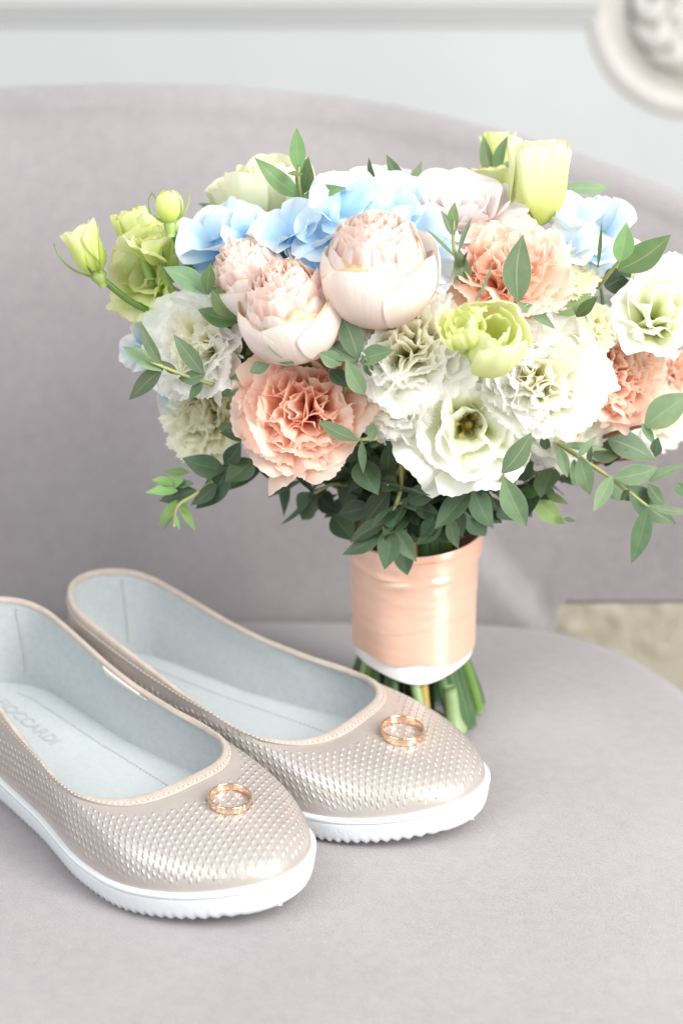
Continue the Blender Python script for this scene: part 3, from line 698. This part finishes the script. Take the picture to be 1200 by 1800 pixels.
def hydrangea(pts, label, mat, seed=1, y=None):
    rs = np.random.default_rng(seed); cx = np.mean([p[0] for p in pts]); cy = np.mean([p[1] for p in pts])
    c = at_y(cx, cy, depth_y(cx, cy)+.035); A = []
    fl = []
    for p in pts:
        px, py, r = p[:3]; dy = p[3] if len(p) > 3 else .0; nn = p[4] if len(p) > 4 else (rs.uniform(-.45, .45), rs.uniform(.2, .8), rs.uniform(.5, 1)); R = r/3500.
        R *= 1.12; q = at_y(px, py, depth_y(px, py)+.008+dy); n = cvec(*nn).normalized(); f = frame(q-n*R*.3, n, rs.uniform(0, 6.3)); fl.append((f, R))
        A.append(tube(spline([c, (c+q)/2+Vector((0, 0, .004)), f.translation], 8), .0008, 6))
    o = part('hydrangea', mesh('hydrangea_stalks', *merge(A)), M['stempale'], None, label); 
    for f, R in fl:
        B = []
        for i in range(4):
            B.append(fan(R*rs.uniform(1.0, 1.2), R*rs.uniform(.66, .80), 1.0+rs.uniform(-.15, .15), rs.uniform(.35, 1.75), 1.2, ruf=R*.10, k=rs.uniform(.8, 1.6), roll=rs.uniform(-.35, .35), cup=rs.uniform(-.25, .35), bw=.12, az=i*pi/2+rs.uniform(-.2, .2), nu=17, nv=11, rs=rs, shape=.42, wp=.62, serr=.008, z0=.0006*(i % 2)))
        V, F, U = merge(B); fo = obj('floret', mesh('floret', V, F, U), M[mat], o); fo.matrix_local = f
        s_ = bpy.data.meshes.get('floret_eye')
        if s_ is None:
            th_ = np.arange(10)*2*pi/10; P = np.array([[(.0014*cos(a)*cos(b), .0014*sin(a)*cos(b), .0014*sin(b)+.0008) for b in np.linspace(-1.2, 1.5, 6)] for a in th_]); v_, f_, _ = grid(P, close_u=True); s_ = mesh('floret_eye', v_, f_)
    return o

px2m = 1/3600.
cup_rose(662, 472, 89*px2m, (-.02, .82, .57), 'largest blush cup rose, upright in the middle of the bouquet', seed=2, dy=-.006)
cup_rose(508, 545, 80*px2m, (-.25, .72, .66), 'front blush cup rose left of the large one, above the peach carnation', seed=3, dy=-.004)
cup_rose(446, 496, 72*px2m, (-.45, .75, .50), 'blush cup rose half hidden behind the front left one', seed=4, dy=.012)
carnation(530, 712, 124*px2m, (-.10, .12, 1.0), 'peach carnation hanging lowest at the front left', 'peach', seed=11, N=40, serr=.022, wide=.92, ruf=.085, dy=-.004)
carnation(893, 474, 112*px2m, (.08, .50, .85), 'peach carnation at upper right behind a single upright leaf', 'peach', seed=12, N=44, serr=.022, wide=.85, ruf=.085)
carnation(1092, 655, 105*px2m, (.45, .15, .85), 'peach carnation at far right between white blooms', 'peach', seed=13, N=40, serr=.025, wide=.85, ruf=.09, dy=.006)
carnation(338, 600, 104*px2m, (-.60, .25, .75), 'white carnation at far left under the green lisianthus', 'white', seed=14, dy=.004, N=38, serr=.035, wide=.90, ruf=.085)
carnation(352, 728, 96*px2m, (-.55, -.15, .80), 'creamy white carnation lowest at far left', 'cream', seed=15, dy=.012, N=36, serr=.04, wide=.85)
carnation(718, 600, 120*px2m, (-.02, .30, .95), 'white carnation just below the large blush rose', 'white', seed=16, dy=-.002, N=38, serr=.035, wide=.90, ruf=.085)
carnation(960, 650, 124*px2m, (.18, .20, .97), 'large white carnation right of the pale green bloom', 'white', seed=17, N=38, serr=.035, wide=.90, ruf=.085)
carnation(985, 740, 98*px2m, (.20, -.35, .90), 'white carnation at the lower right edge of the white cluster', 'white', seed=18, dy=.010, N=34, serr=.03, wide=.9)
carnation(690, 700, 84*px2m, (-.30, -.30, .90), 'white carnation peeping out left of the open lisianthus', 'white', seed=19, dy=.006, N=34, serr=.035, wide=.9)
carnation(1165, 725, 85*px2m, (.60, -.20, .75), 'white carnation lowest at the right edge', 'white', seed=20, dy=.010, N=36, serr=.04, wide=.85)
carnation(995, 468, 66*px2m, (.45, .50, .70), 'pale yellow carnation tucked behind the upper peach one', 'cream', seed=21, dy=.012, N=36, wide=.8)
carnation(1045, 570, 52*px2m, (.30, .35, .85), 'small cream carnation above the right peach one', 'cream', seed=22, dy=.006, N=30, wide=.8)
carnation(1195, 655, 45*px2m, (.6, .0, .75), 'peach carnation sliver at the right picture edge', 'peach', seed=23, dy=.02, N=30, nobj=12)
carnation(835, 325, 42*px2m, (.1, .85, .4), 'peach carnation far back behind the mauve rose', 'peach', y=.155, seed=24, N=30, nobj=12)
carnation(905, 575, 78*px2m, (.15, .45, .85), 'white carnation peeping out behind the pale green bloom', 'white', seed=25, dy=.012, N=32, serr=.03, wide=.9)
carnation(1065, 745, 72*px2m, (.35, -.30, .85), 'small white carnation under the right peach carnation', 'white', seed=26, dy=.022, N=32, serr=.03, wide=.9)
carnation(640, 620, 66*px2m, (-.2, .1, .95), 'white carnation deep between the blush roses and the peach carnation', 'white', seed=27, dy=.026, N=30, serr=.03, wide=.9)
lisianthus(825, 748, 126*px2m, (.05, -.10, 1.0), 'open white lisianthus with golden stamens at the bottom front', 'lisi', seed=31, dy=-.004, openness=1.45, ruf=.10)
lisianthus(1158, 545, 106*px2m, (.10, .35, .90), 'creamy white lisianthus at the right edge', 'lisi', seed=32, dy=-.010, centre=False, openness=1.0, ruf=.11)
goblet(860, 602, 56*px2m, 112*px2m, (.20, .40, .90), 'pale green lisianthus closed in front of the white cluster', 'greenc', seed=33, dy=-.030, flare=-.05, open_=2.45, ruf=.07)
goblet(815, 580, 30*px2m, 62*px2m, (-.30, .60, .75), 'small green lisianthus bud beside the pale green bloom', 'green', seed=34, dy=-.034, flare=.10, open_=2.2, ruf=.12)
goblet(941, 334, 47*px2m, 128*px2m, (.02, .95, .30), 'tall yellow green lisianthus goblet at top right', 'greenc', y=.080, seed=35, flare=-.01, N=9, open_=1.2, cyl=True, ruf=.13)
goblet(880, 280, 24*px2m, 75*px2m, (-.1, .95, .1), 'yellow green lisianthus far back at the top', 'green', y=.16, seed=36, cyl=True, flare=.15)
goblet(866, 335, 34*px2m, 60*px2m, (-.1, .95, .2), 'green ruffled bloom between the mauve rose and the tall goblet', 'green', y=.115, seed=46, cyl=True, flare=.3, ruf=.12)
lisianthus(272, 425, 68*px2m, (-.25, .85, .50), 'green half open lisianthus at upper left', 'green', y=.072, seed=37, centre=False, openness=.55, ruf=.13, N=11)
lisianthus(262, 482, 88*px2m, (-.45, .25, .80), 'green lisianthus spreading below the left goblet', 'green', y=.092, seed=38, centre=False, openness=1.2, ruf=.10)
goblet(232, 398, 24*px2m, 66*px2m, (-.30, .9, .2), 'small ruffled green lisianthus left of the goblet', 'green', y=.09, seed=39, flare=.1, ruf=.15, open_=2.2)
open_rose(812, 372, 106*px2m, (.02, .80, .62), 'pale mauve open rose at the top', 'mauve', seed=41, y=.075)
open_rose(660, 322, 60*px2m, (-.1, .8, .4), 'mauve rose far back behind the blue hydrangea', 'mauve', seed=42, y=.14)
goblet(474, 336, 68*px2m, 136*px2m, (-.12, .90, .40), 'cream rose at the top left between the leaves', 'creamrose', y=.112, seed=43, flare=.05, name='rose', ruf=.03, open_=2.15, N=10)
goblet(418, 372, 36*px2m, 90*px2m, (-.25, .85, .35), 'pale cream rose bud behind the left hydrangea', 'creamrose', y=.120, seed=44, flare=.1, name='rose', ruf=.03, cyl=True)
bud(158, 450, 34*px2m, 80*px2m, (-.40, .90, .2), 'green lisianthus bud sticking out farthest left', y=.075, seed=51, stem=(300, 560, .085), cyl=True)
bud(297, 368, 25*px2m, 54*px2m, (-.05, .97, .2), 'small green lisianthus bud on a bare stem above the goblet', y=.062, seed=52, stem=(372, 520, .085))
hydrangea([(395, 400, 50, .012), (350, 460, 40, .012), (500, 440, 46, .01), (385, 425, 62), (345, 420, 40, .01), (440, 410, 50), (500, 405, 58), (370, 465, 42, .01), (455, 425, 40, .01), (545, 440, 44, .01)], 'blue hydrangea cluster at upper left', 'blue', seed=61)
hydrangea([(600, 365, 58), (650, 345, 50, .012), (700, 350, 52, .012), (570, 410, 50), (735, 430, 66), (755, 470, 50), (690, 385, 50), (555, 470, 40), (560, 590, 30, .01), (590, 600, 26, .0)], 'blue hydrangea cluster behind the largest blush rose', 'blue', seed=62)
hydrangea([(1010, 390, 60), (1060, 400, 58), (1040, 445, 52), (1000, 430, 45), (1085, 460, 44, .012), (1060, 545, 36, .012)], 'pale blue hydrangea cluster at upper right', 'paleblue', seed=63)
hydrangea([(262, 600, 40, .01), (245, 620, 34, .015), (290, 560, 36, .01), (305, 690, 40, .01)], 'pale blue hydrangea at the far left edge', 'paleblue', seed=64)

# ---- foliage
def leaf_mesh(Ln, W, curl, cupf, rs, nu=7, nv=14):
    u = np.linspace(-1, 1, nu)[:, None]; v = np.linspace(0, 1, nv)[None, :]
    w_ = W/2*np.sin(pi*np.clip(v, 0, 1)**rs.uniform(.72, .9))**1.0*(1-.0*v); w_ = w_*1.08; w_[:, 0] = .0006; 
    x = u*w_; bend = rs.uniform(-.06, .06)
    z = -curl*Ln*v**2 + cupf*np.abs(u)*w_ + .02*W*np.sin(6*v+rs.uniform(0, 6))*u
    P = np.stack([x+bend*Ln*np.sin(v*pi), v*Ln+0*u, z], -1)
    return grid(P, np.stack(np.broadcast_arrays((u+1)/2, v), -1))
def leaf(parent, bx, by, tx, ty, wpx, y=None, mat='leaf', rs=rng, dyt=None, W=None):
    yb = (depth_y((bx+tx)/2, (by+ty)/2)-.016) if y is None else y
    b = at_y(bx, by, yb); dt = rs.uniform(-.010, .010) if dyt is None else dyt
    t = at_y(tx, ty, yb+dt); d = t-b; Ln = d.length; d.normalize()
    toc = (CAM-b).normalized(); n = (toc + Vector((0, 0, .45)) + Vector(rs.uniform(-.3, .3, 3))); n = (n-d*n.dot(d)).normalized(); x = d.cross(n)
    fr = Matrix((x, d, n)).transposed().to_4x4(); fr.translation = b
    zc = (b-CAM).dot(FW); Wd = wpx*zc/FPX*.96
    V, F, U = leaf_mesh(Ln, Wd, rs.uniform(-.04, .10), rs.uniform(.05, .28), rs)
    o = obj('leaf', mesh('leaf', V, F, U), M[mat], parent); o.matrix_local = fr; return o
def sprig(label, stem, leaves, y=None, mat='leaf', twig='twig', rad=.0011, seed=1):
    rs = np.random.default_rng(seed)
    pts = [at_y(p[0], p[1], p[2] if len(p) > 2 else (y if y is not None else depth_y(p[0], p[1])-.012)) for p in stem]
    V, F, U = tube(spline(pts, 20), np.linspace(rad*1.25, rad*.6, 20), 7)
    o = part('eucalyptus_sprig', mesh('twig', V, F), M[twig], None, label)
    for lf in leaves:
        kw = {}; m_ = mat; yy = y
        for e in lf[5:]:
            if isinstance(e, str): m_ = e
            else: yy = e
        leaf(o, *lf[:5], y=yy, mat=m_, rs=rs)
    return o
sprig('eucalyptus sprig standing tallest at top left', [(520, 500, .10), (548, 430, .085), (527, 335, .078), (525, 290, .078)],
      [(525, 305, 521, 224, 29), (527, 345, 452, 277, 36), (530, 342, 541, 276, 34, .084), (531, 306, 504, 306, 12, .072), (532, 348, 607, 330, 24, .072), (540, 410, 533, 340, 36, .088, 'leafdark'), (513, 420, 546, 377, 10, .07), (545, 440, 560, 395, 12, .075, 'leafdark')], y=.078, mat='leafolive', seed=1)
sprig('eucalyptus tips behind the top left roses', [(400, 380, .14), (420, 310, .14)], [(378, 363, 348, 357, 9), (430, 320, 412, 303, 18)], y=.15, seed=2, mat='leafolive')
sprig('eucalyptus tips standing between the middle hydrangea and mauve rose', [(700, 420, .11), (710, 330, .11)], [(660, 330, 648, 275, 12), (708, 325, 680, 273, 22), (716, 345, 741, 282, 18)], y=.11, seed=3)
sprig('small eucalyptus shoot in front of the mauve rose', [(812, 560, .045), (815, 500, .035), (798, 440, .03), (797, 385, .03)], [(797, 413, 799, 353, 20, 'leafolive'), (793, 412, 775, 370, 15), (800, 452, 748, 398, 8), (806, 442, 829, 380, 9), (815, 500, 806, 437, 30), (814, 468, 822, 440, 20, 'leafdark'), (830, 540, 836, 488, 34, 'leafdark', .05), (812, 553, 800, 522, 26, .045)], y=.028, seed=4)
sprig('single upright eucalyptus leaf before the upper peach carnation', [(868, 556, .04), (908, 530, .018)], [(910, 530, 918, 411, 50), (908, 531, 983, 579, 22), (832, 535, 866, 452, 5)], y=.014, twig='redtwig', seed=5)
sprig('eucalyptus tips at the top right behind the goblet', [(880, 380, .12), (868, 300, .12)], [(862, 312, 849, 238, 24), (872, 315, 889, 239, 22), (880, 312, 912, 280, 28), (832, 325, 834, 300, 8), (985, 320, 983, 268, 12), (988, 328, 1076, 327, 26, .10), (1052, 372, 1059, 343, 22)], y=.13, mat='leaf', seed=6)
sprig('eucalyptus leaves beside the pale blue hydrangea', [(1050, 505, .07), (1088, 458, .05)], [(1087, 460, 1100, 390, 36), (1085, 475, 1178, 412, 50, .062), (1062, 505, 1110, 478, 48, 'leafdark', .07), (978, 552, 1040, 515, 36), (1012, 556, 1050, 520, 24), (940, 552, 988, 525, 22, 'leafdark'), (1050, 470, 1054, 392, 7)], y=.045, mat='leafolive', seed=7)
sprig('eucalyptus leaves at the right edge below the peach carnation', [(1040, 775, .075), (1100, 755, .06), (1135, 748, .05)], [(1132, 750, 1215, 690, 54), (1127, 745, 1150, 783, 15), (1066, 770, 1153, 810, 48, .07), (1040, 800, 1102, 790, 42, .072)], y=.05, twig='redtwig', seed=8)
sprig('olive eucalyptus leaves between the left white carnation and the roses', [(440, 590, .06), (400, 530, .045), (368, 500, .04)], [(362, 517, 287, 467, 40, 'leaf'), (365, 518, 370, 463, 26), (372, 508, 425, 562, 44), (420, 566, 347, 543, 36), (430, 625, 400, 560, 30, .05, 'leafdark'), (455, 610, 405, 600, 45, .05), (440, 650, 405, 640, 30, .05, 'leafdark'), (470, 640, 420, 600, 40, .05, 'leafdark')], y=.036, mat='leafolive', twig='redtwig', seed=9)
sprig('blue green eucalyptus leaves in the middle above the peach carnation', [(600, 700, .03), (628, 630, .012), (640, 660, .015)], [(630, 632, 594, 545, 40), (628, 634, 572, 598, 36), (630, 634, 693, 616, 36), (600, 640, 560, 620, 30), (640, 692, 610, 632, 32), (497, 628, 461, 575, 30), (517, 640, 480, 632, 16), (440, 655, 475, 640, 24, 'leafdark'), (580, 650, 610, 680, 30, 'leafdark', .02), (652, 660, 640, 625, 18)], y=.006, seed=10)
sprig('eucalyptus spray pointing left over the white carnation', [(430, 690, .05), (375, 676, .035), (320, 658, .028), (265, 636, .025)], [(283, 640, 246, 562, 20), (287, 652, 215, 609, 30), (285, 648, 225, 703, 34), (313, 659, 283, 633, 16), (357, 656, 304, 587, 30), (361, 657, 311, 665, 26), (356, 673, 333, 703, 18), (390, 695, 420, 655, 28, .04), (400, 690, 350, 700, 16, 'leafdark', .045)], y=.026, seed=11)
sprig('drooping eucalyptus branch at lower left with young light tips', [(520, 800, .09), (460, 808, .075), (395, 832, .06), (345, 868, .05), (312, 890, .045), (306, 925, .045)],
      [(395, 825, 320, 805, 40, 'leafdark'), (332, 830, 288, 828, 16), (305, 852, 268, 842, 18), (322, 846, 272, 852, 26), (312, 862, 256, 866, 18), (340, 850, 298, 850, 16, 'leaf'), (312, 880, 341, 906, 22), (311, 880, 276, 926, 18), (316, 893, 346, 933, 18), (308, 905, 283, 935, 6), (309, 905, 317, 932, 8), (402, 820, 344, 895, 44, 'leafdark'), (345, 862, 277, 880, 30, 'leafdark'), (380, 850, 335, 888, 24, 'leafdark'), (395, 815, 425, 775, 30, 'leafdark'), (445, 808, 395, 848, 46, 'leafdark'), (360, 820, 372, 850, 14, 'leaf'), (430, 752, 371, 744, 20, 'leaf'), (440, 770, 385, 760, 22, 'leafdark')], y=.052, mat='leaflight', seed=12)
sprig('blue green eucalyptus tips across the lower edge of the peach carnation', [(660, 770, .03), (630, 773, .018)], [(630, 774, 556, 737, 28), (636, 776, 638, 834, 15), (650, 776, 656, 742, 18)], y=.012, seed=13)
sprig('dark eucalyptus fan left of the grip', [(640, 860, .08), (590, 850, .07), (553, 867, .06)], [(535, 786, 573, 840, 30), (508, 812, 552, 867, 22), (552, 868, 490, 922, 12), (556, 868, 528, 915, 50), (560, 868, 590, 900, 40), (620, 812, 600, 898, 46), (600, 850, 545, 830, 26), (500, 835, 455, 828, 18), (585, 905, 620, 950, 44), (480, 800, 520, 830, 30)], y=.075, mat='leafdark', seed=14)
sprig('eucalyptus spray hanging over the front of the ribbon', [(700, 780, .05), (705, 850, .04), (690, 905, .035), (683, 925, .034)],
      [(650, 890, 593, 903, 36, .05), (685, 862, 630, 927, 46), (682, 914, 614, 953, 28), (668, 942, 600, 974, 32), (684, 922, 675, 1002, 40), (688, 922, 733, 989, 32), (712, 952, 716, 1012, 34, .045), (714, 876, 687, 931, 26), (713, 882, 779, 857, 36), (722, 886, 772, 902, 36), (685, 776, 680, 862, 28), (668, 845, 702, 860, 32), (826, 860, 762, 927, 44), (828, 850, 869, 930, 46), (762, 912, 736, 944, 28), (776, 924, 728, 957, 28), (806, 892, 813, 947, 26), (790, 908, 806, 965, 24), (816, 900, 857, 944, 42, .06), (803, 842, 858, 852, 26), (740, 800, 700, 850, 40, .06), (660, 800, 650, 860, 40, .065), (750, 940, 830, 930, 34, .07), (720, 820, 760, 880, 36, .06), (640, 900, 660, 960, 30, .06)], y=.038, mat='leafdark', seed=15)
sprig('eucalyptus pair hanging right of the open lisianthus', [(870, 860, .05), (884, 835, .008)], [(882, 832, 933, 760, 38), (884, 838, 926, 930, 44), (958, 790, 958, 764, 20, .04)], y=.004, seed=16)
sprig('light green eucalyptus leaves right of the grip', [(880, 850, .08), (930, 866, .065)], [(934, 872, 991, 922, 38, 'leaflight'), (915, 862, 970, 856, 16), (918, 868, 954, 862, 18, 'leaflight'), (958, 866, 998, 885, 16), (880, 880, 905, 915, 40, 'leafdark'), (905, 865, 935, 910, 30, 'leafdark'), (905, 840, 938, 812, 36, 'leafdark'), (990, 912, 1012, 916, 10, 'leaf')], y=.06, mat='leafolive', seed=17)
sprig('reddish bare twig behind the right branch', [(930, 850, .09), (980, 832, .085), (1060, 812, .08), (1120, 806, .08)], [(1010, 815, 985, 850, 26), (1060, 815, 1090, 800, 22)], y=.085, mat='leafdark', twig='redtwig', seed=18)
sprig('drooping eucalyptus branch at lower right ending beyond the edge', [(980, 778, .055), (1012, 800, .05), (1075, 842, .042), (1140, 892, .038)],
      [(981, 785, 997, 840, 22), (985, 782, 1071, 790, 15, .04), (1014, 803, 1048, 766, 14), (1018, 803, 1036, 869, 34), (1008, 808, 1008, 856, 16, .052), (1075, 836, 1043, 899, 26), (1070, 845, 1110, 880, 40, .05), (1078, 840, 1157, 820, 38), (1106, 862, 1088, 880, 14), (1104, 856, 1190, 922, 48, .05), (1140, 889, 1214, 900, 16), (1138, 892, 1110, 990, 36), (1140, 846, 1206, 815, 18), (1138, 850, 1167, 888, 26, .05), (1150, 802, 1156, 768, 22), (1036, 812, 1040, 785, 10), (1190, 850, 1205, 875, 24)], y=.036, seed=19)
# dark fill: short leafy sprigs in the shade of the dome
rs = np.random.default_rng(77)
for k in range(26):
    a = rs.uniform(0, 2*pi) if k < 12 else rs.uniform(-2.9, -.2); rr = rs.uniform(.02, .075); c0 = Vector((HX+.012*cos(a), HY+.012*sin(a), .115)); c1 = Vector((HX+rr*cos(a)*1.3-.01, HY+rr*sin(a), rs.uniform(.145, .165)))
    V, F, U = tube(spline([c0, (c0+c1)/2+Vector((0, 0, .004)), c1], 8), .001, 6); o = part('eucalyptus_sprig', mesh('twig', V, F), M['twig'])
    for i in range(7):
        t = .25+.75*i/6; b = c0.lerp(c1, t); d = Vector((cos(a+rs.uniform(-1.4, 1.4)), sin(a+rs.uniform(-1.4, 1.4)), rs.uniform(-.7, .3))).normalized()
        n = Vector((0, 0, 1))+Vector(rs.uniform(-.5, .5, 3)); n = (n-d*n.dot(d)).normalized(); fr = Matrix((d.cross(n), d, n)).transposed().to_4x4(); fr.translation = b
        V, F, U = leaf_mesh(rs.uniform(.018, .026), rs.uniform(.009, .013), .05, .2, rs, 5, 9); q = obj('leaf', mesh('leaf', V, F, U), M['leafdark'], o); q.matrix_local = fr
